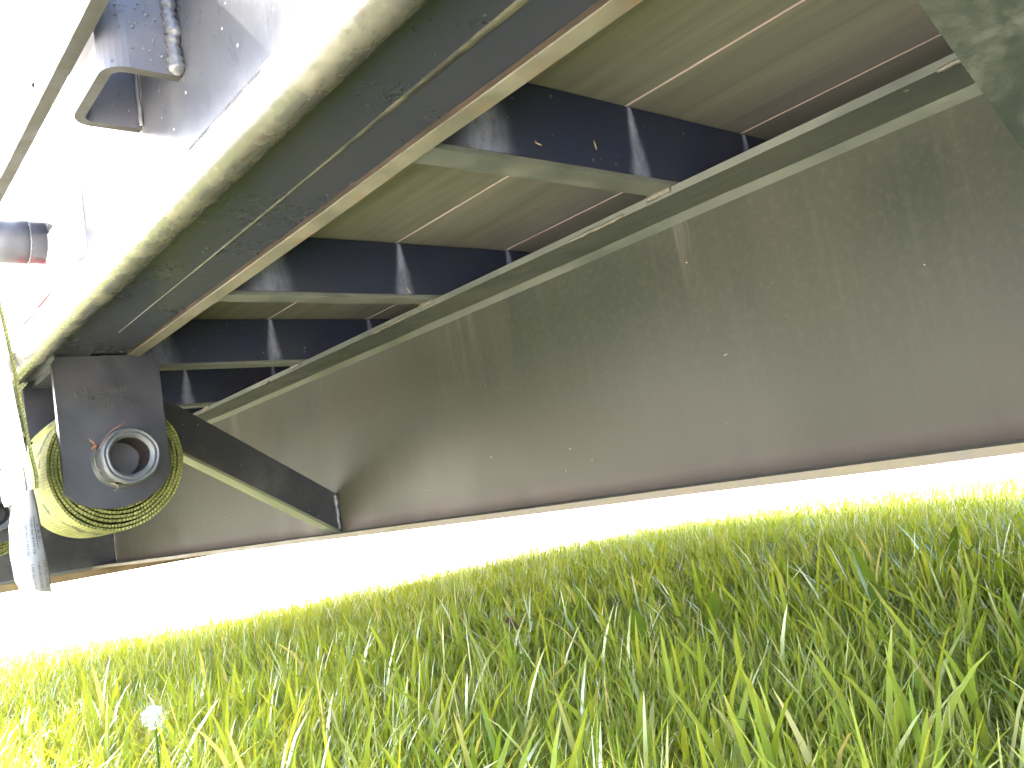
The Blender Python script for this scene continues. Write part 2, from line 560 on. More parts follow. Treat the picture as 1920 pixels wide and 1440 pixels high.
G = 0.04
gxs, gys = np.meshgrid(np.arange(-0.4, 3.16, G), np.arange(-1.24, 3.5, G), indexing='ij')
hz_ = mound(gxs, gys)
okq = in_poly((gxs + G / 2).ravel(), (gys + G / 2).ravel(), lawn_edge).reshape(gxs.shape)
nj = gxs.shape[1]
fq = [(i * nj + j, (i + 1) * nj + j, (i + 1) * nj + j + 1, i * nj + j + 1) for i in range(gxs.shape[0] - 1) for j in range(nj - 1) if okq[i, j]]
me_ = bpy.data.meshes.new("lawn_soil")
me_.from_pydata(list(zip(gxs.ravel().tolist(), gys.ravel().tolist(), hz_.ravel().tolist())), [], fq)
tag(obj("lawn_soil", me_, M['soil'], smooth=True), "green brown soil between the grass blades", "ground", kind="structure")

# ------------------------------------------------------------------ flatbed trailer
Y0, Y1 = -9.0, 9.7          # trailer runs past the camera on both sides (layout units)
XF = 8.1                     # far edge
trailer = empty("flatbed_trailer", P(2.2, 1.5, -0.93))
tag(trailer, "black steel flatbed trailer seen from below, with wooden deck and deep main beam", "trailer")
ORIG = P(0, 0, 0)

# --- near side rail
def sweep_y(name, prof, y0, y1, mat, parent, n=1, jitter=0.0, smooth=False, closed=True):
    bm = bmesh.new()
    rings = []
    for i in range(n + 1):
        y = y0 + (y1 - y0) * i / n
        jr = []
        for k, (x, z) in enumerate(prof):
            jx = noise.noise(Vector((y * 1.7, k * 0.35, 1.3))) * jitter
            jz = noise.noise(Vector((y * 1.7, k * 0.35, 7.3))) * jitter
            jr.append(bm.verts.new(P(x + jx, y, z + jz)))
        rings.append(jr)
    m = len(prof)
    for i in range(n):
        for k in range(m if closed else m - 1):
            bm.faces.new([rings[i][k], rings[i][(k + 1) % m], rings[i + 1][(k + 1) % m], rings[i + 1][k]])
    if closed:
        bm.faces.new(rings[0])
        bm.faces.new(rings[-1][::-1])
    return obj(name, bm, mat, parent, smooth=smooth)


rail = obj("side_rail", (lambda bm: (box(bm, 0.72, 0.75, Y0, Y1, 0.775, 1.26), bm)[1])(bmesh.new()), M['rail_web'], trailer, loc=ORIG)
# round bar welded along the foot of the rail
prof = [(0.711 + 0.0535 * math.sin(2 * math.pi * k / 28), 0.747 + 0.0535 * math.cos(2 * math.pi * k / 28)) for k in range(28)]
sweep_y("round_bar", prof, Y0, Y1, M['bulb'], rail, n=160, jitter=0.0022, smooth=True)
bm = bmesh.new(); box(bm, 0.7505, 0.962, Y0, Y1, 0.776, 0.80); obj("bottom_flange", bm, M['rail_under'], rail, loc=ORIG)
bm = bmesh.new(); box(bm, 0.966, 1.128, Y0, Y1, 0.780, 0.81); obj("bottom_flange", bm, M['rail_under'], rail, loc=ORIG)
sweep_y("inner_lip", [(1.106, 0.774), (1.152, 0.771), (1.155, 0.80), (1.150, 0.83), (1.13, 0.83), (1.106, 0.782)], Y0, Y1, M['lip'], rail, n=140, jitter=0.0035)
sweep_y("rust_line", [(1.090, 0.7795), (1.105, 0.7775), (1.105, 0.7805)], Y0, Y1, M['rust'], rail, n=120, jitter=0.003)
# weld between the two flange plates: thick near the camera, thin further on
M['seam_dirt'] = dirty("seam_dirt", (0.020, 0.020, 0.022), (0.078, 0.073, 0.050), 30, 0.36, 0.66, rough=(0.5, 0.85), bump=0.9, rand=False,
                       rust=((0.05, 0.026, 0.016), 40, 0.60), fine=150)
M['seam_faint'] = dirty("seam_faint", (0.022, 0.023, 0.028), (0.06, 0.057, 0.045), 30, 0.45, 0.65, rough=(0.5, 0.8), bump=0.7, rand=False)
wl = sweep_y("weld_bead", [(0.951, 0.7752), (0.958, 0.7725), (0.967, 0.7715), (0.976, 0.7738), (0.982, 0.7795), (0.97, 0.79), (0.952, 0.79)], Y0, 3.2, M['seam_dirt'], rail, n=900, jitter=0.0045)
for v in wl.data.vertices:                      # the bead tapers off along the rail
    yy = v.co.y / U
    k = min(1.0, max(0.18, 1.0 - (yy - 0.6) * 0.50))
    v.co.x = 0.966 * U + (v.co.x - 0.966 * U) * k
    v.co.z = 0.780 * U + (v.co.z - 0.780 * U) * (0.55 + 0.45 * k)
bm = bmesh.new(); box(bm, 0.75, 1.0, Y0, Y1, 1.23, 1.26); obj("top_flange", bm, M['rail_web'], rail, loc=ORIG)

# reflective tape on the rail face
tp = [("reflective_tape", 2.59, 3.05, 'tape_w'), ("reflective_tape", 3.052, 3.24, 'tape_r'), ("reflective_tape", 3.242, 4.2, 'tape_w')]
for nm, a, b, m in tp:
    bm = bmesh.new(); box(bm, 0.7165, 0.7195, a, b, 0.877, 1.06); o = obj(nm, bm, M[m], trailer, loc=ORIG)
    if m == 'tape_r': o["label"] = "red stretch of reflective tape"

# --- rub rail
rub = obj("rub_rail", (lambda bm: (box(bm, 0.507, 0.543, Y0, Y1, 1.063, 1.38, 0.004), bm)[1])(bmesh.new()), M['rub'], trailer, loc=ORIG)
bm = bmesh.new(); box(bm, 0.5095, 0.5405, Y0, Y1, 1.0600, 1.0635); obj("bottom_edge", bm, M['under_edge'], rub, loc=ORIG)  # dark strip for the down-facing edge, same painted tint
# scraped paint on the outer face
bm = bmesh.new()
for pts in ([(2.075, 1.183), (2.06, 1.165), (2.045, 1.175)], [(2.085, 1.165), (2.12, 1.115), (2.10, 1.100), (2.055, 1.115), (2.04, 1.15)],
            [(2.10, 1.1), (2.19, 1.142), (2.185, 1.15), (2.09, 1.11)], [(2.185, 1.152), (2.225, 1.155), (2.22, 1.140), (2.18, 1.138)],
            [(2.06, 1.112), (2.035, 1.085), (2.03, 1.088), (2.05, 1.12)]):
    vs = [bm.verts.new(P(0.5055, y, z)) for y, z in pts]
    vb = [bm.verts.new(P(0.5075, y, z)) for y, z in pts]
    bm.faces.new(vs)
    for i in range(len(pts)):
        bm.faces.new([vs[i], vs[(i + 1) % len(pts)], vb[(i + 1) % len(pts)], vb[i]])
obj("scrape_mark", bm, M['scrape'], rub, loc=ORIG)

# --- stake pocket (open bent channel)
def pocket(yc, half=0.150):
    xo, xi, th, r = 0.560, 0.7185, 0.024, 0.05
    def path(off):
        a, b = yc - half + off, yc + half - off
        x = xo + off
        rr = max(r - off, 0.012)
        pts = [(xi, a)]
        for k in range(7):
            t = math.pi / 2 * k / 6
            pts.append((x + rr - rr * math.sin(t), a + rr - rr * math.cos(t)))
        for k in range(7):
            t = math.pi / 2 * k / 6
            pts.append((x + rr - rr * math.cos(t), b - rr + rr * math.sin(t)))
        pts.append((xi, b))
        return pts
    o, i = path(0), path(th)
    bm = bmesh.new()
    z0, z1 = 1.0, 1.30
    lo = [bm.verts.new(P(x, y, z0)) for x, y in o]
    li = [bm.verts.new(P(x, y, z0)) for x, y in i]
    ho = [bm.verts.new(P(x, y, z1)) for x, y in o]
    hi = [bm.verts.new(P(x, y, z1)) for x, y in i]
    n = len(o)
    for k in range(n - 1):
        bm.faces.new([lo[k], ho[k], ho[k + 1], lo[k + 1]])
        bm.faces.new([li[k], li[k + 1], hi[k + 1], hi[k]])
        f = bm.faces.new([lo[k], lo[k + 1], li[k + 1], li[k]]); f.material_index = 1
        bm.faces.new([ho[k], hi[k], hi[k + 1], ho[k + 1]])
    for k in (0, n - 1):
        bm.faces.new([lo[k], li[k], hi[k], ho[k]])
    pk = obj("stake_pocket", bm, [M['pocket'], M['under_edge']], trailer, loc=ORIG)
    weld("weld_bead", (0.708, yc - half - 0.008, 0.998), (0.708, yc - half - 0.006, 1.26), 0.0155, pk, M['weld'], step=0.5, wob=0.5)
    weld("weld_bead", (0.714, yc + half - 0.036, 1.002), (0.714, yc + half - 0.036, 1.26), 0.005, pk, M['weld'])
    # spatter
    bm = bmesh.new()
    for k in range(70):
        x, z = random.uniform(0.585, 0.70), random.uniform(1.01, 1.25)
        rr = random.choice([0.0016, 0.002, 0.0028, 0.004])
        bmesh.ops.create_icosphere(bm, subdivisions=1, radius=rr * U, matrix=Matrix.Translation(P(x, yc - half - 0.0005, z)))
    for k in range(14):
        x, z = random.uniform(0.60, 0.71), random.uniform(1.01, 1.2)
        bmesh.ops.create_icosphere(bm, subdivisions=1, radius=0.0022 * U, matrix=Matrix.Translation(P(x, yc + half - 0.033, z)))
    o2 = obj("weld_spatter", bm, M['weld'], pk, smooth=True)
    o2["kind"] = "stuff"
    return pk


M['pocket'] = dirty("pocket_paint", (0.055, 0.056, 0.070), (0.09, 0.09, 0.105), 12, 0.15, 0.95, rough=(0.38, 0.55), spec=0.3,
                    speck=((0.03, 0.03, 0.035), 150, 0.2))
pocket(1.902)

# --- pipe spool between rub rail and side rail
def cyl_x(bm, x0, x1, yc, zc, r, seg=40, cap=True):
    a = [bm.verts.new(P(x0, yc + r * math.cos(2 * math.pi * k / seg), zc + r * math.sin(2 * math.pi * k / seg))) for k in range(seg)]
    b = [bm.verts.new(P(x1, yc + r * math.cos(2 * math.pi * k / seg), zc + r * math.sin(2 * math.pi * k / seg))) for k in range(seg)]
    for k in range(seg):
        bm.faces.new([a[k], a[(k + 1) % seg], b[(k + 1) % seg], b[k]])
    if cap:
        bm.faces.new(a[::-1]); bm.faces.new(b)


bm = bmesh.new(); cyl_x(bm, 0.544, 0.7160, 3.07, 1.055, 0.071)
pipe = obj("pipe_spool", bm, M['pocket'], trailer, loc=ORIG)
pipe.data.polygons.foreach_set("use_smooth", [len(p.vertices) == 4 for p in pipe.data.polygons])
bm = bmesh.new(); cyl_x(bm, 0.545, 0.668, 3.07, 1.055, 0.0735)
o = obj("pipe_sleeve", bm, M['pocket'], pipe, loc=ORIG)
o.data.polygons.foreach_set("use_smooth", [len(p.vertices) == 4 for p in o.data.polygons])
bm = bmesh.new()
tube(bm, [P(0.668 + 0.002 * math.sin(k * 2.7), 3.07 + 0.0735 * math.cos(2 * math.pi * k / 60), 1.055 + 0.0735 * math.sin(2 * math.pi * k / 60)) for k in range(61)],
     [U * (0.0025 + 0.0018 * abs(math.sin(k * 1.3))) for k in range(61)], 6)
obj("weld_bead", bm, M['weld'], pipe, smooth=True)

# --- crossmembers (channels): web face towards the camera, bottom flange away from it
cys = [1.47 - 1.197 * k for k in range(8, 0, -1)] + [1.47, 2.686, 3.862, 5.06, 6.26, 7.46, 8.66]
cm_src = None
for cy in cys:
    if cm_src is None:
        bm = bmesh.new(); box(bm, 1.132, 7.38, 0, 0.022, 0.7925, 0.995)
        webo = obj("crossmember", bm, M['cross'], trailer, loc=ORIG)
        bm = bmesh.new(); box(bm, 1.128, 7.38, -0.001, 0.086, 0.776, 0.792, 0.003)
        flo = obj("bottom_flange", bm, M['dusty'], webo, loc=ORIG)
        bm = bmesh.new(); box(bm, 1.132, 7.38, 0.0225, 0.086, 0.983, 0.996)
        tfo = obj("top_flange", bm, M['cross'], webo, loc=ORIG)
        cm_src = (webo, flo, tfo)
        o = webo
    else:
        o = cm_src[0].copy(); COL.objects.link(o)
        for s in cm_src[1:]:
            q = s.copy(); COL.objects.link(q); q.parent = o
    o.location = P(0, cy, 0) - trailer.location

# --- deck boards, shiplapped; the raw lap shows in each gap
pl_src = None
k0 = -2
for k in range(k0, 11):
    xa = SEAM0 + (k - 0) * PW
    if pl_src is None:
        bm = bmesh.new()
        g = 0.0125
        pts = [(g, 1.0), (PW, 1.0), (PW, 1.060), (PW + g - 0.004, 1.060), (PW + g - 0.004, 1.12), (g, 1.12)]
        a = [bm.verts.new(P(x, Y0, z)) for x, z in pts]
        b = [bm.verts.new(P(x, Y1, z)) for x, z in pts]
        for i in range(6):
            f = bm.faces.new([a[i], b[i], b[(i + 1) % 6], a[(i + 1) % 6]])
            f.material_index = 1 if i in (1, 2, 5) else 0
        bm.faces.new(a); bm.faces.new(b[::-1])
        pl_src = obj("plank", bm, [M['wood'], M['wood_raw']], trailer, loc=ORIG)
        o = pl_src
    else:
        o = pl_src.copy(); COL.objects.link(o)
    if k == k0: pass
    o.location = P(xa, 0, 0.0015 * math.sin(k * 2.3)) - trailer.location

# --- main beams
def main_beam(xw, near):
    bm = bmesh.new(); box(bm, xw, xw + 0.03, Y0, Y1, -0.0825, 0.7495)
    wb = obj("main_beam", bm, M['beam'], trailer, loc=ORIG)
    if near: wb["label"] = "near main beam, dusty olive web"
    sweep_y("top_flange", [(xw - 0.200, 0.752), (xw + 0.23, 0.752), (xw + 0.23, 0.7745), (xw - 0.200, 0.7745)], Y0, Y1, M['beam_flange'], wb, n=60, jitter=0.0015)
    sweep_y("bottom_flange", [(xw - 0.200, -0.105), (xw + 0.23, -0.105), (xw + 0.23, -0.083), (xw - 0.200, -0.083)], Y0, Y1, M['foot_flange'], wb, n=120, jitter=0.002)
    if near:
        # fillet welds
        sweep_y("weld_bead", [(xw - 0.022, 0.7515), (xw - 0.0005, 0.7515), (xw - 0.0005, 0.728)], Y0, Y1, M['beam_flange'], wb, n=200, jitter=0.004)
        for cy in cys[6:12]:
            weld("weld_bead", (xw - 0.198, cy + 0.004, 0.770), (xw - 0.198, cy + 0.10, 0.770), 0.011, wb, M['weld_dusty'])
            for q in range(2):
                weld("weld_bead", (xw - 0.200, cy + random.uniform(0.05, 0.4), 0.756), (xw - 0.196, cy + random.uniform(0.42, 0.5), 0.754), 0.006, wb, M['weld_dusty'])
        # punched hole plugs in the flange
        bm = bmesh.new()
        c = P(xw - 0.128, 2.215, 0.7505)
        vs = [bm.verts.new(c + Vector((0.012 * U * math.cos(t), 0.05 * U * math.sin(t), 0))) for t in [2 * math.pi * k / 16 for k in range(16)]]
        vb = [bm.verts.new(v.co + Vector((0, 0, 0.002))) for v in vs]
        bm.faces.new(vs)
        for k in range(16): bm.faces.new([vs[k], vs[(k + 1) % 16], vb[(k + 1) % 16], vb[k]])
        obj("bolt_hole", bm, M['paint'], wb)
    return wb


M['beam_flange'] = dirty("flange_dust", (0.033, 0.039, 0.032), (0.062, 0.066, 0.052), 16, 0.3, 0.7, rough=(0.4, 0.7), stretch=(1, 0.4, 1),
                         speck=((0.36, 0.34, 0.2), 60, 0.12), rand=False)
M['foot_flange'] = dirty("foot_flange_dirt", (0.07, 0.054, 0.034), (0.13, 0.105, 0.062), 24, 0.3, 0.7, rough=(0.6, 0.9),
                         rust=((0.14, 0.07, 0.05), 14, 0.62), rand=False)
main_beam(2.2, True)
main_beam(4.75, False)

# --- knee braces from beam foot up to the rail
def brace(yb, muddy):
    m = M['brace_mud'] if muddy else M['paint']
    up = lambda x: 0.116 + 0.685 * (2.2 - x)
    lo = lambda x: -0.076 + 0.645 * (2.2 - x)
    bm = bmesh.new()
    prism_xz(bm, [(2.198, up(2.2)), (1.240, 0.768), (1.155, 0.768), (1.155, lo(1.155)), (2.198, lo(2.2))], yb, yb + 0.022)
    o = obj("knee_brace", bm, m, trailer, loc=ORIG)
    if muddy: o["label"] = "mud caked knee brace close to the camera"
    bm = bmesh.new()
    prism_xz(bm, [(2.197, lo(2.2) - 0.0005), (1.155, lo(1.155) - 0.0005), (1.155, lo(1.155) - 0.016), (2.197, lo(2.2) - 0.016)], yb - 0.002, yb + 0.115)
    obj("bottom_flange", bm, m if muddy else M['pale_green'], o, loc=ORIG)
    weld("weld_bead", (2.192, yb - 0.006, -0.07), (2.192, yb - 0.006, 0.112), 0.011, o, M['weld'])
    return o


M['pale_green'] = dirty("pale_green_steel", (0.11, 0.12, 0.07), (0.19, 0.19, 0.11), 14, 0.3, 0.7, rough=(0.5, 0.8), stretch=(0.5, 1, 1))  # paler and greener than the face of the brace
brace(4.05, False)
brace(0.315, True)

# --- cross beam under the neck
bm = bmesh.new(); box(bm, 0.95, 2.197, 8.05, 8.08, -0.082, 0.70)
cb = obj("cross_plate", bm, M['paint'], trailer, loc=ORIG)
bm = bmesh.new(); box(bm, 0.95, 6.0, 8.045, 8.30, -0.168, -0.1065, 0.004)
obj("bottom_bar", bm, M['cross_brown'], cb, loc=ORIG)
bm = bmesh.new(); box(bm, 0.95, 1.995, 8.043, 8.15, -0.106, -0.0825, 0.003)
obj("edge_strip", bm, M['dusty'], cb, loc=ORIG)

# --- far side rail and rub rail
bm = bmesh.new(); box(bm, 7.85, 7.88, Y0, Y1, 0.776, 1.26)
fr = obj("side_rail", bm, M['rail_web'], trailer, loc=ORIG)
bm = bmesh.new(); box(bm, 7.40, 7.849, Y0, Y1, 0.776, 0.80); obj("bottom_flange", bm, M['rail_under'], fr, loc=ORIG)
bm = bmesh.new(); box(bm, 8.05, 8.086, Y0, Y1, 1.06, 1.38); obj("rub_rail", bm, M['rub'], trailer, loc=ORIG)
# front and rear ends of the deck frame
bm = bmesh.new(); box(bm, 0.76, 7.84, Y1 + 0.002, Y1 + 0.05, 0.70, 1.26); obj("end_rail", bm, M['paint'], trailer, loc=ORIG)

# ------------------------------------------------------------------ cargo winches
HX, HZ = 1.034, 0.355


def winch(yf, label, detail):
    root = empty("cargo_winch", P(HX, yf, 0.776))
    tag(root, label, "winch", "strap winches hanging under the side rail")
    out = [(0.824, 0.752), (0.846, 0.7755), (1.176, 0.7755), (1.223, 0.735), (1.223, 0.285), (1.175, 0.228), (1.11, 0.189), (1.04, 0.171),
           (0.97, 0.170), (0.905, 0.186), (0.858, 0.212), (0.825, 0.246)]
    for q in (0, 1):
        bm = bmesh.new()
        prism_xz(bm, out, yf + q * 0.53, yf + q * 0.53 + 0.036, 0.0035)
        o = obj("side_plate", bm, M['winch'], root)
        if q == 0 and detail: pl = o
    bm = bmesh.new(); box(bm, 0.86, 1.17, yf + 0.037, yf + 0.529, 0.750, 0.7745); obj("top_plate", bm, M['winch'], root)
    # hub: flared barrel with a bar hole and a hollow bore
    seg = 56
    bm = bmesh.new()
    prof_o = [(0.113, 0.004), (0.110, -0.006), (0.1015, -0.012), (0.0995, -0.030), (0.0990, -0.085), (0.100, -0.104), (0.106, -0.112), (0.1095, -0.122), (0.109, -0.136), (0.1035, -0.1435),
              (0.0975, -0.1445), (0.0945, -0.1400), (0.0905, -0.1395), (0.0885, -0.1435), (0.0815, -0.1430), (0.0785, -0.1370), (0.0725, -0.1340), (0.070, -0.128), (0.068, -0.118), (0.066, 0.0), (0.064, 0.22)]
    rings = []
    for r, dy in prof_o:
        ring = []
        for k in range(seg):
            t = 2 * math.pi * k / seg
            wob = 1 + 0.012 * math.sin(3 * t + 1) + 0.008 * math.sin(7 * t)
            if r < 0.07: wob *= 1 + 0.05 * max(0, math.sin(4 * t + 0.6))
            ring.append(bm.verts.new(P(HX + r * wob * math.cos(t), yf + dy, HZ + r * wob * math.sin(t))))
        rings.append(ring)
    for i in range(len(rings) - 1):
        for k in range(seg):
            deg = 360 * k / seg
            if i == 3 and (238 < deg < 292 or 58 < deg < 112): continue           # bar holes
            f = bm.faces.new([rings[i][k], rings[i + 1][k], rings[i + 1][(k + 1) % seg], rings[i][(k + 1) % seg]])
            f.material_index = 1 if i >= 17 else 0
    bm.faces.new(rings[-1]).material_index = 1
    obj("hub", bm, [M['hub'], M['bore']], root, smooth=True)
    bm = bmesh.new()
    n = 32
    a = [bm.verts.new(P(HX + 0.05 * math.cos(2 * math.pi * k / n), yf + 0.221, HZ + 0.05 * math.sin(2 * math.pi * k / n))) for k in range(n)]
    b = [bm.verts.new(P(HX + 0.05 * math.cos(2 * math.pi * k / n), yf + 0.60, HZ + 0.05 * math.sin(2 * math.pi * k / n))) for k in range(n)]
    for k in range(n): bm.faces.new([a[k], a[(k + 1) % n], b[(k + 1) % n], b[k]])
    bm.faces.new(a); bm.faces.new(b[::-1])
    obj("spindle", bm, M['winch'], root, smooth=False)
    if detail:
        # raised lettering of the load rating
        def stamp(txt, x0, x1, z, h, nm="stamped_lettering"):
            cu = bpy.data.curves.new("t", 'FONT'); cu.body = txt; cu.size = 1.0; cu.extrude = 0.02; cu.resolution_u = 2
            ob = bpy.data.objects.new("t", cu); COL.objects.link(ob)
            dg = bpy.context.evaluated_depsgraph_get()
            me = bpy.data.meshes.new_from_object(ob.evaluated_get(dg))
            xs = [v.co.x for v in me.vertices]
            a, b2 = min(xs), max(xs)
            for v in me.vertices:
                p = P(x0 + (v.co.x - a) / (b2 - a) * (x1 - x0), yf - 0.0004 - 0.0036 * (v.co.z + 0.02) / 0.04, z + v.co.y * h)
                v.co = p
            bpy.data.objects.remove(ob); bpy.data.curves.remove(cu)
            return obj(nm, me, M['emboss'], root)
        stamp("B", 0.938, 0.954, 0.656, 0.026)
        stamp("WLL 5500 LBS", 0.935, 1.098, 0.628, 0.030)
        stamp("WLL 2500 KG", 0.935, 1.098, 0.596, 0.030)
        stamp("CHINA  10/21", 0.938, 1.116, 0.563, 0.030)
        bm = bmesh.new()
        tube(bm, [P(0.905 + 0.014 * math.cos(t), yf - 0.0008, 0.630 + 0.024 * math.sin(t)) for t in [2 * math.pi * k / 24 for k in range(25)]], 0.0022 * U, 5)
        obj("stamped_ring", bm, M['emboss'], root)
    return root


winch(3.58, "dark steel strap winch with raised load lettering on its side plate", True)
winch(6.34, "farther strap winch at the left picture edge, mostly behind the white label", False)


# ------------------------------------------------------------------ straps
def ribbon(path, y0, y1, th, wn=6, yj=0.0, loose=0.0, skew=0.0):
    """path: list of (x, z, nx, nz) layout units; strap lies across y0..y1. returns mesh with uv"""
    verts, faces, uvs = [], [], []
    n = len(path)
    L = 0.0
    lens = [0.0]
    for i in range(1, n):
        L += math.hypot(path[i][0] - path[i - 1][0], path[i][1] - path[i - 1][1]) * U
        lens.append(L)
    for i, (x, z, nx, nz) in enumerate(path):
        e0 = noise.noise(Vector((lens[i] * 16, 0.3, 2.2))) * yj + noise.noise(Vector((lens[i] * 160, 4.3, 2.2))) * yj * 0.45
        e1 = noise.noise(Vector((lens[i] * 16, 7.3, 5.2))) * yj
        for side in (0, 1):
            for k in range(wn + 1):
                t = k / wn
                y = (y0 + e0) * (1 - t) + (y1 + e1) * t
                off = (th if side else 0.0) + loose * noise.noise(Vector((lens[i] * 10, t * 2.0, 1.0)))
                if side and k in (0, wn): off -= th * 0.22
                verts.append(P(x + nx * off, y, z + nz * off + skew * (t - 0.5)))
    W = wn + 1
    st = 2 * W
    def q(a, b, c, d, uv):
        faces.append((a, b, c, d)); uvs.extend(uv)
    for i in range(n - 1):
        for k in range(wn):
            a, b = i * st + k, (i + 1) * st + k
            t0, t1 = k / wn, (k + 1) / wn
            l0, l1 = lens[i], lens[i + 1]
            q(a, b, b + 1, a + 1, [(l0, t0), (l1, t0), (l1, t1), (l0, t1)])
            a += W; b += W
            q(a, a + 1, b + 1, b, [(l0, t0), (l0, t1), (l1, t1), (l1, t0)])
        for k in (0, wn):
            a, b = i * st + k, (i + 1) * st + k
            l0, l1 = lens[i], lens[i + 1]
            t = k / wn
            q(a, a + W, b + W, b, [(l0, t), (l0, t + 0.02), (l1, t + 0.02), (l1, t)])
    for i in (0, n - 1):
        for k in range(wn):
            a = i * st + k
            q(a, a + 1, a + 1 + W, a + W, [(lens[i], 0)] * 4)
    me = bpy.data.meshes.new("ribbon")
    me.from_pydata(verts, [], faces)
    uvl = me.uv_layers.new(name="UVMap")
    uvl.data.foreach_set("uv", [c for uv in uvs for c in uv])
    me.update()
    return me


def roll_path(turns, r0, dr, sag, a0=0.0):
    pts = []
    n = int(turns * 64)
    for i in range(n + 1):
        t = a0 + 2 * math.pi * i / 64
        fr = i / n
        r = r0 + dr * (i / 64) + 0.0035 * noise.noise(Vector((math.cos(t) * 2, math.sin(t) * 2, i / 64 * 0.7)))
        sg = sag * max(0.0, (fr - 0.55) / 0.45)
        down = max(0, math.cos(t - math.radians(245))) ** 2
        rr = r + sg * down
        pts.append((HX + rr * math.cos(t), HZ + rr * math.sin(t), math.cos(t), math.sin(t)))
    return pts


def strap(yf, label, turns):
    root = empty("cargo_strap", P(HX, yf + 0.3, HZ - 0.3))
    tag(root, label, "strap", "yellow cargo straps wound on the winches")
    me = ribbon(roll_path(turns, 0.074, 0.0135, 0.022), yf + 0.052, yf + 0.515, 0.0128, wn=5, yj=0.016)
    obj("wound_roll", me, M['strap'], root)
    return root


s1 = strap(3.58, "yellow green webbing strap wound on the near winch, white label hanging off", 13.4)
s2 = strap(6.34, "yellow green strap roll on the farther winch at the left edge", 12.4)

# tail of the strap going up in front of the rail, folded hem at its end
tail = []
key = [(0.630, 1.50), (0.640, 1.25), (0.655, 1.05), (0.668, 0.954), (0.692, 0.726), (0.714, 0.46), (0.730, 0.330), (0.727, 0.285)]
for i in range(len(key) - 1):
    for k in range(6):
        t = k / 6
        tail.append((key[i][0] * (1 - t) + key[i + 1][0] * t, key[i][1] * (1 - t) + key[i + 1][1] * t, -1.0, -0.08))
tail.append((*key[-1], -1.0, -0.1))
TS = 0.93        # the tail hangs a little in front of the winch, clear of the round bar
tail = [(x * TS, z * TS, a, b) for x, z, a, b in tail]
obj("strap_tail", ribbon(tail, 3.64 * TS, 4.08 * TS, 0.0110, wn=6, yj=0.008, loose=0.006), M['strap_tail'], s1)
edge = [(x + 0.0118, z, 1, 0.08) for x, z, a, b in tail]
obj("tail_edge", ribbon(edge, 3.628 * TS, 3.655 * TS, 0.0095, wn=1, yj=0.004), M['strap'], s1)
hem = [(0.716, 0.40, -1, 0), (0.722, 0.34, -1, 0), (0.726, 0.295, -1, 0), (0.722, 0.268, -0.6, -0.8), (0.708, 0.266, 0, -1), (0.700, 0.285, 0.8, -0.5), (0.698, 0.33, 1, 0), (0.694, 0.40, 1, 0)]
hem = [(x * TS, z * TS, a, b) for x, z, a, b in hem]
obj("folded_hem", ribbon(hem, 3.645 * TS, 4.075 * TS, 0.010, wn=6, yj=0.006), M['strap_tail'], s1)

# printed label hanging below the hem
def tag_pt(s, t):
    """s 0..1 down the label, t 0..1 from left to right in the picture"""
    ks = [0.0, 0.12, 0.35, 0.62, 0.85, 1.0]
    lx = [0.686, 0.664, 0.640, 0.628, 0.632, 0.646]
    rx = [0.728, 0.735, 0.739, 0.742, 0.743, 0.745]
    lz = [0.276, 0.235, 0.150, 0.045, -0.040, -0.076]
    rz = [0.283, 0.235, 0.140, 0.028, -0.062, -0.104]
    i = min(len(ks) - 2, max(0, next((j for j in range(len(ks) - 1) if s <= ks[j + 1]), len(ks) - 2)))
    f = (s - ks[i]) / (ks[i + 1] - ks[i])
    g = f * f * (3 - 2 * f) * 0.3 + f * 0.7
    L = lambda a: a[i] * (1 - g) + a[i + 1] * g
    x = L(lx) * (1 - t) + L(rx) * t
    z = L(lz) * (1 - t) + L(rz) * t
    y = 3.615 + 0.055 * math.sin(math.pi * t) * -0.6 + 0.04 * math.cos(s * 3.6) + (t - 0.5) * -0.05 * (1 - s)
    return P(x * TS, y * TS, z * TS)


def tag_n(s, t):
    e = 0.01
    a = tag_pt(min(1, s + e), t) - tag_pt(max(0, s - e), t)
    b = tag_pt(s, min(1, t + e)) - tag_pt(s, max(0, t - e))
    n = a.cross(b).normalized()
    return n if n.y < 0 else -n


bm = bmesh.new()
NS, NTt = 28, 10
grid = [[(bm.verts.new(tag_pt(i / NS, j / NTt) + tag_n(i / NS, j / NTt) * 0.0003), bm.verts.new(tag_pt(i / NS, j / NTt) - tag_n(i / NS, j / NTt) * 0.0003)) for j in range(NTt + 1)] for i in range(NS + 1)]
for i in range(NS):
    for j in range(NTt):
        for q in (0, 1):
            bm.faces.new([grid[i][j][q], grid[i + 1][j][q], grid[i + 1][j + 1][q], grid[i][j + 1][q]])
for i in range(NS):
    for j in (0, NTt):
        bm.faces.new([grid[i][j][0], grid[i + 1][j][0], grid[i + 1][j][1], grid[i][j][1]])
for j in range(NTt):
    for i in (0, NS):
        bm.faces.new([grid[i][j][0], grid[i][j + 1][0], grid[i][j + 1][1], grid[i][j][1]])
label = obj("printed_label", bm, M['tag'], s1, smooth=True)
label["label"] = "white fabric load label with grey print"


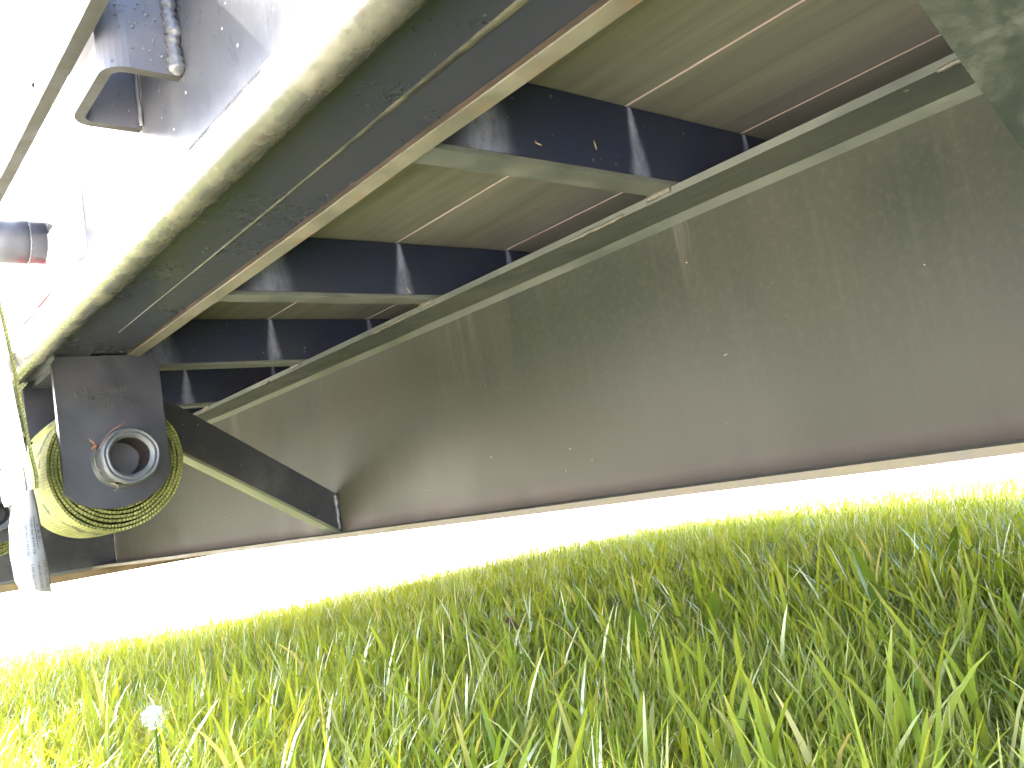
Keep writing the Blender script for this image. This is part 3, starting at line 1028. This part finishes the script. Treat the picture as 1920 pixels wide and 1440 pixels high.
def label_text(txt, s0, s1_, t0, h):
    """reads down the label, letter tops towards the right"""
    cu = bpy.data.curves.new("t", 'FONT'); cu.body = txt; cu.size = 1.0; cu.resolution_u = 2
    ob = bpy.data.objects.new("t", cu); COL.objects.link(ob)
    dg = bpy.context.evaluated_depsgraph_get()
    me = bpy.data.meshes.new_from_object(ob.evaluated_get(dg))
    xs = [v.co.x for v in me.vertices]
    a, b = min(xs), max(xs)
    for v in me.vertices:
        s = s0 + (v.co.x - a) / (b - a) * (s1_ - s0)
        t = t0 + v.co.y * h
        s = min(0.995, max(0.005, s)); t = min(0.99, max(0.01, t))
        v.co = tag_pt(s, t) + tag_n(s, t) * 0.0008
    bpy.data.objects.remove(ob); bpy.data.curves.remove(cu)
    o = obj("printed_text", me, M['ink'], label)
    return o


label_text("A B S", 0.32, 0.47, 0.80, 0.13)
label_text("10,000 (lbs) 4,536 (kg)", 0.27, 0.60, 0.60, 0.11)
label_text("16,200 (lbs) 7,363 (kg)", 0.30, 0.62, 0.42, 0.11)
label_text("16,200 (lbs) 7,363 (kg)", 0.33, 0.65, 0.25, 0.11)
label_text("Break Strength", 0.38, 0.70, 0.10, 0.10)
label_text("3,335 (lbs) 1,513 (kg)", 0.66, 0.93, 0.83, 0.10)
label_text("5,400 (lbs) 2,454 (kg)", 0.68, 0.95, 0.64, 0.10)
label_text("5,400 (lbs) 2,454 (kg)", 0.70, 0.97, 0.46, 0.10)
bm = bmesh.new()
tube(bm, [tag_pt(0.25 + 0.30 * k / 12, 0.745) + tag_n(0.25 + 0.30 * k / 12, 0.745) * 0.0005 for k in range(13)], 0.0003, 4)
obj("printed_rule", bm, M['ink'], label)

# ------------------------------------------------------------------ bits of dry grass caught on the steel
def wisp(pts, r, mat, label):
    bm = bmesh.new()
    q = [P(*p) for p in pts]
    fine = []
    for i in range(len(q) - 1):
        p0, p1, p2, p3 = q[max(i - 1, 0)], q[i], q[i + 1], q[min(i + 2, len(q) - 1)]
        for k in range(5):
            t = k / 5
            fine.append(0.5 * ((2 * p1) + (p2 - p0) * t + (2 * p0 - 5 * p1 + 4 * p2 - p3) * t * t + (3 * p1 - p0 - 3 * p2 + p3) * t ** 3))
    fine.append(q[-1])
    n = len(fine)
    tube(bm, fine, [r * U * (1 - 0.6 * i / n) for i in range(n)], 5)
    return tag(obj("dry_grass_strand", bm, mat, smooth=True, loc=q[0]), label, "straw", "dry grass caught on the trailer")


wisp([(0.945, 3.53, 0.40), (0.98, 3.50, 0.455), (1.02, 3.48, 0.48), (1.05, 3.49, 0.50)], 0.0022, M['red_straw'], "reddish dry grass strand curling over the top of the winch hub")
wisp([(0.928, 3.54, 0.37), (0.925, 3.52, 0.33), (0.935, 3.50, 0.31)], 0.0018, M['straw'], "pale dry grass strand on the left of the winch hub")
wisp([(0.965, 3.50, 0.262), (0.985, 3.49, 0.25), (0.98, 3.48, 0.235), (0.968, 3.485, 0.232)], 0.0018, M['straw'], "pale curl of dry grass below the winch hub")
bm = bmesh.new()
for k in range(6):
    c = P(0.925 + random.uniform(-0.012, 0.02), 3.545 + random.uniform(-0.02, 0.02), 0.42 + random.uniform(-0.02, 0.02))
    d = Vector((random.uniform(-1, 1), random.uniform(-0.4, 0.4), random.uniform(-0.3, 1))).normalized() * 0.014 * U
    tube(bm, [c - d, c, c + d + Vector((0.0006, 0, 0))], [0.0007, 0.0011, 0.0002], 4)
tag(obj("dry_grass_tuft", bm, M['red_straw'], loc=P(0.925, 3.545, 0.42)), "small orange dry grass tuft wedged beside the winch hub", "straw")
# fine clippings stuck to beam and crossmembers
bm = bmesh.new()
for k in range(16):
    y, z = random.uniform(0.8, 6.5), random.uniform(0.0, 0.68)
    c = P(2.198, y, z)
    a = random.uniform(0, math.pi)
    d = Vector((0, math.cos(a), math.sin(a))) * random.uniform(0.002, 0.007) * U
    tube(bm, [c - d, c + Vector((-0.0008, 0, 0)), c + d], [0.0003, 0.0006, 0.0002], 4)
for k in range(4):
    cy = random.choice(cys[8:11])
    c = P(random.uniform(1.2, 2.3), cy - 0.003, random.uniform(0.8, 0.97))
    a = random.uniform(0, math.pi)
    d = Vector((math.cos(a), 0, math.sin(a))) * random.uniform(0.004, 0.014) * U
    tube(bm, [c - d, c, c + d], [0.0003, 0.0006, 0.0002], 4)
tag(obj("grass_clippings", bm, M['straw']), "tiny straw coloured clippings stuck to the beam", "clippings", kind="stuff")

# ------------------------------------------------------------------ lawn
def inside(px, py, poly):
    ins = np.zeros(len(px), bool)
    n = len(poly)
    for i in range(n):
        x0, y0 = poly[i]; x1, y1 = poly[(i + 1) % n]
        c = ((y0 > py) != (y1 > py)) & (px < (x1 - x0) * (py - y0) / (y1 - y0 + 1e-12) + x0)
        ins ^= c
    return ins


def scatter(n, rmin, rmax, a0, a1):
    """angles measured from +Y towards +X, degrees; density ~ 1/r"""
    r = rng.uniform(rmin, rmax, n)
    a = np.radians(rng.uniform(a0, a1, n))
    return r * np.sin(a), r * np.cos(a)


xs, ys = [], []
for n, r0_, r1_, a0, a1 in ((92000, 0.42, 1.3, -6, 92), (125000, 1.2, 2.4, -4, 86), (95000, 2.2, 4.2, -10, 84), (16000, 0.35, 3.0, -90, -6), (22000, 0.35, 2.6, 88, 180), (9000, 0.3, 2.5, 180, 270)):
    x, y = scatter(n, r0_, r1_, a0, a1)
    xs.append(x); ys.append(y)
gx, gy = np.concatenate(xs), np.concatenate(ys)
k = inside(gx, gy, lawn_edge)
gx, gy = gx[k], gy[k]
N = len(gx)
dist = np.hypot(gx, gy)


def lowf(x, y, s, ph):
    return np.sin(x * s + ph) * np.cos(y * s * 1.13 - ph * 0.7) * 0.5 + np.sin((x + y) * s * 0.61 + ph * 2.1) * 0.5


clump = lowf(gx, gy, 9.0, 0.4) * 0.5 + lowf(gx, gy, 23.0, 1.7) * 0.5
length = rng.gamma(9, 1 / 9, N) * 0.0425 * (1 + 0.36 * clump)
tall = rng.random(N) < 0.05
length[tall] *= rng.uniform(1.3, 1.75, tall.sum())
length = np.clip(length, 0.02, 0.125)
width = rng.uniform(0.0009, 0.0026, N)
wide = rng.random(N) < 0.10
width[wide] *= 1.7
big = (dist < 1.5) & (rng.random(N) < 0.022)
width[big] = rng.uniform(0.0042, 0.0070, big.sum())
length[big] = rng.uniform(0.065, 0.115, big.sum())
az = rng.uniform(0, 2 * np.pi, N) + 0.0
leanmag = np.abs(rng.normal(0.36, 0.34, N)).clip(0, 1.25)
bend = rng.uniform(0.1, 1.0, N) ** 1.3
flat = rng.random(N) < 0.30
leanmag[flat] = rng.uniform(0.9, 1.35, flat.sum())
# wind / lie of the grass
dirx = np.cos(az) + 0.35 * lowf(gx, gy, 5.0, 2.2)
diry = np.sin(az) + 0.35 * lowf(gx, gy, 5.0, 4.2)
nn = np.hypot(dirx, diry) + 1e-6
dirx /= nn; diry /= nn
wa = az + np.pi / 2 + rng.normal(0, 0.7, N)
wx, wy = np.cos(wa), np.sin(wa)
T = np.array([0.0, 0.3, 0.62, 0.85, 1.0])
WD = np.array([0.75, 1.0, 0.82, 0.5, 0.0])
V = np.zeros((N, 9, 3), np.float32)
gz = mound(gx, gy)
px = gx.copy(); py = gy.copy(); pz = gz - 0.004
prev = 0.0
for i, t in enumerate(T):
    if i:
        ang = leanmag * (0.5 + 0.5 * t) + bend * t * t * 0.8
        ang = np.minimum(ang, 1.9)
        ds = (t - prev) * length
        px = px + dirx * np.sin(ang) * ds
        py = py + diry * np.sin(ang) * ds
        pz = pz + np.cos(ang) * ds
        prev = t
    pz = np.maximum(pz, gz - 0.004)
    hw = width * WD[i] * 0.5
    if i < 4:
        V[:, 2 * i, 0] = px - wx * hw; V[:, 2 * i, 1] = py - wy * hw; V[:, 2 * i, 2] = pz
        V[:, 2 * i + 1, 0] = px + wx * hw; V[:, 2 * i + 1, 1] = py + wy * hw; V[:, 2 * i + 1, 2] = pz
    else:
        V[:, 8, 0] = px; V[:, 8, 1] = py; V[:, 8, 2] = pz
pat = np.array([0, 1, 3, 2, 2, 3, 5, 4, 4, 5, 7, 6, 6, 7, 8])
loops = (np.arange(N)[:, None] * 9 + pat[None, :]).ravel().astype(np.int32)
me = bpy.data.meshes.new("lawn_grass")
me.vertices.add(N * 9); me.vertices.foreach_set("co", V.ravel())
me.loops.add(len(loops)); me.loops.foreach_set("vertex_index", loops)
me.polygons.add(N * 4)
ls = (np.arange(N)[:, None] * 15 + np.array([0, 4, 8, 12])[None, :]).ravel().astype(np.int32)
me.polygons.foreach_set("loop_start", ls)
me.polygons.foreach_set("use_smooth", np.ones(N * 4, bool))
me.update(calc_edges=True)
tone = np.zeros((N, 9, 4), np.float32)
tn = np.clip(rng.normal(0.5, 0.27, N) + 0.30 * clump, 0, 1)
dry = np.where(rng.random(N) < 0.09 + 0.06 * (clump < -0.35), rng.uniform(0.5, 1.0, N), rng.uniform(0, 0.12, N))
tone[:, :, 0] = tn[:, None]
tone[:, :, 1] = dry[:, None]
tone[:, :, 2] = np.repeat(T, 2)[None, :9]
tone[:, 8, 1] = np.maximum(dry, (rng.random(N) < 0.25) * 0.8)
tone[:, :, 3] = 1
at = me.attributes.new("tone", 'FLOAT_COLOR', 'POINT')
at.data.foreach_set("color", tone.ravel())
lawn = obj("lawn_grass", me, M['grass'])
tag(lawn, "bright green unmown grass of the lawn under the trailer", "grass", kind="stuff")


# ------------------------------------------------------------------ weeds
def leaf_strip(bm, base, dirv, L, W, curl, tone_layer, tone_v, up0=1.2, seg=7, lobes=0):
    """one broad leaf: starts upward, arches over"""
    d = Vector((dirv[0], dirv[1], 0)).normalized()
    s = Vector((-d.y, d.x, 0))
    p = Vector(base)
    rows = []
    for i in range(seg + 1):
        t = i / seg
        ang = up0 - curl * t
        if i: p = p + (d * math.cos(ang) + Vector((0, 0, 1)) * math.sin(ang)) * L / seg
        wv = W * (0.12 + 1.25 * (t ** 0.8) * (1 - t ** 3.2)) * (1 + (0.25 * math.sin(i * 2.6) if lobes else 0))
        if i == seg: wv = 0.0004
        nrm = (d * -math.sin(ang) + Vector((0, 0, 1)) * math.cos(ang))
        rows.append([bm.verts.new(p - s * wv / 2 + nrm * wv * 0.12), bm.verts.new(p), bm.verts.new(p + s * wv / 2 + nrm * wv * 0.12)])
    for i in range(seg):
        for k in (0, 1):
            bm.faces.new([rows[i][k], rows[i][k + 1], rows[i + 1][k + 1], rows[i + 1][k]])
    return rows


def weed(name, x, y, leaves, label, cat, group=None):
    root = empty(name, (x, y, 0))
    tag(root, label, cat, group)
    for (az_, L, W, curl, up0) in leaves:
        bm = bmesh.new()
        a = math.radians(az_)
        leaf_strip(bm, (x, y, float(mound(x, y))), (math.sin(a), math.cos(a)), L, W, curl, None, 0.5, up0)
        o = obj("leaf", bm, M['leaf'], root, smooth=True)
        at = o.data.attributes.new("tone", 'FLOAT_COLOR', 'POINT')
        v = random.uniform(0.2, 0.9)
        at.data.foreach_set("color", [c for _ in o.data.vertices for c in (v, 0.0, 1.0, 1.0)])
    return root


weed("broadleaf_weed", 0.93, 0.51, [(20, 0.122, 0.025, 0.3, 1.45), (250, 0.105, 0.022, 0.7, 1.4), (120, 0.07, 0.013, 1.1, 1.2), (320, 0.06, 0.012, 1.3, 1.1)],
     "broadleaf weed with upright lobed leaves, right foreground grass", "weed", "broadleaf weeds in the lawn")
weed("broadleaf_weed", 0.79, 0.75, [(140, 0.092, 0.026, 0.6, 1.45), (235, 0.090, 0.026, 0.5, 1.45), (330, 0.055, 0.015, 1.0, 1.2)],
     "pair of rounded weed leaves standing in the middle of the grass", "weed", "broadleaf weeds in the lawn")
weed("broadleaf_weed", 0.86, 0.70, [(200, 0.092, 0.026, 0.4, 1.48), (180, 0.050, 0.015, 0.9, 1.25), (300, 0.052, 0.015, 1.0, 1.2)],
     "round leaved weed just right of the lower pair in the grass", "weed", "broadleaf weeds in the lawn")
weed("broadleaf_weed", 1.22, 0.56, [(80, 0.11, 0.016, 0.8, 1.35), (10, 0.10, 0.014, 0.6, 1.4), (200, 0.06, 0.012, 1.3, 1.1)],
     "leafy weed at the right picture edge in sunlit grass", "weed", "broadleaf weeds in the lawn")

# dandelion clock
dx, dy, dz = P(0.941, 3.199, -0.570)
dand = empty("dandelion", (dx, dy, 0))
tag(dand, "white dandelion seed head in the bright grass, bottom left", "flower")
bm = bmesh.new()
tube(bm, [(dx - 0.006, dy, 0), (dx - 0.002, dy, 0.03), (dx, dy, dz)], 0.0012, 6)
o = obj("stem", bm, M['leaf'], dand, smooth=True)
at = o.data.attributes.new("tone", 'FLOAT_COLOR', 'POINT')
at.data.foreach_set("color", [c for _ in o.data.vertices for c in (0.5, 0.0, 1.0, 1.0)])
bm = bmesh.new()
c = Vector((dx, dy, dz))
for k in range(130):
    d = Vector((random.gauss(0, 1), random.gauss(0, 1), random.gauss(0, 1))).normalized()
    if d.x > 0.35 and d.y < 0.25 and random.random() < 0.75: continue
    R = 0.0098 * random.uniform(0.85, 1.05)
    e = c + d * R
    tube(bm, [c + d * 0.002, e], 0.00016, 3, False)
    for q in range(5):
        f = (d * 0.6 + Vector((random.gauss(0, 1), random.gauss(0, 1), random.gauss(0, 1)))).normalized()
        tube(bm, [e, e + f * 0.0026], 0.00016, 3, False)
bmesh.ops.create_icosphere(bm, subdivisions=2, radius=0.0026, matrix=Matrix.Translation(c))
obj("seed_head", bm, M['fluff'], dand)

# fallen leaf
lx, ly, lz = P(2.946, 3.698, -0.73)
bm = bmesh.new()
pr = [(-0.018, 0, 0), (-0.008, 0.009, 0.003), (0.006, 0.010, 0.001), (0.02, 0.002, -0.004), (0.006, -0.008, 0.004), (-0.008, -0.007, 0.003)]
mid = bm.verts.new((lx, ly, lz - 0.003))
ring = [bm.verts.new((lx + a * 0.8, ly + b * 0.4, lz + cz + b * 0.9 - a * 0.6)) for a, b, cz in pr]
for i in range(6): bm.faces.new([mid, ring[i], ring[(i + 1) % 6]])
r2 = bmesh.ops.solidify(bm, geom=bm.faces[:], thickness=0.0005)
tag(obj("fallen_leaf", bm, M['dry_leaf'], loc=(lx, ly, lz)), "dark red dry leaf caught upright in the grass", "leaf")
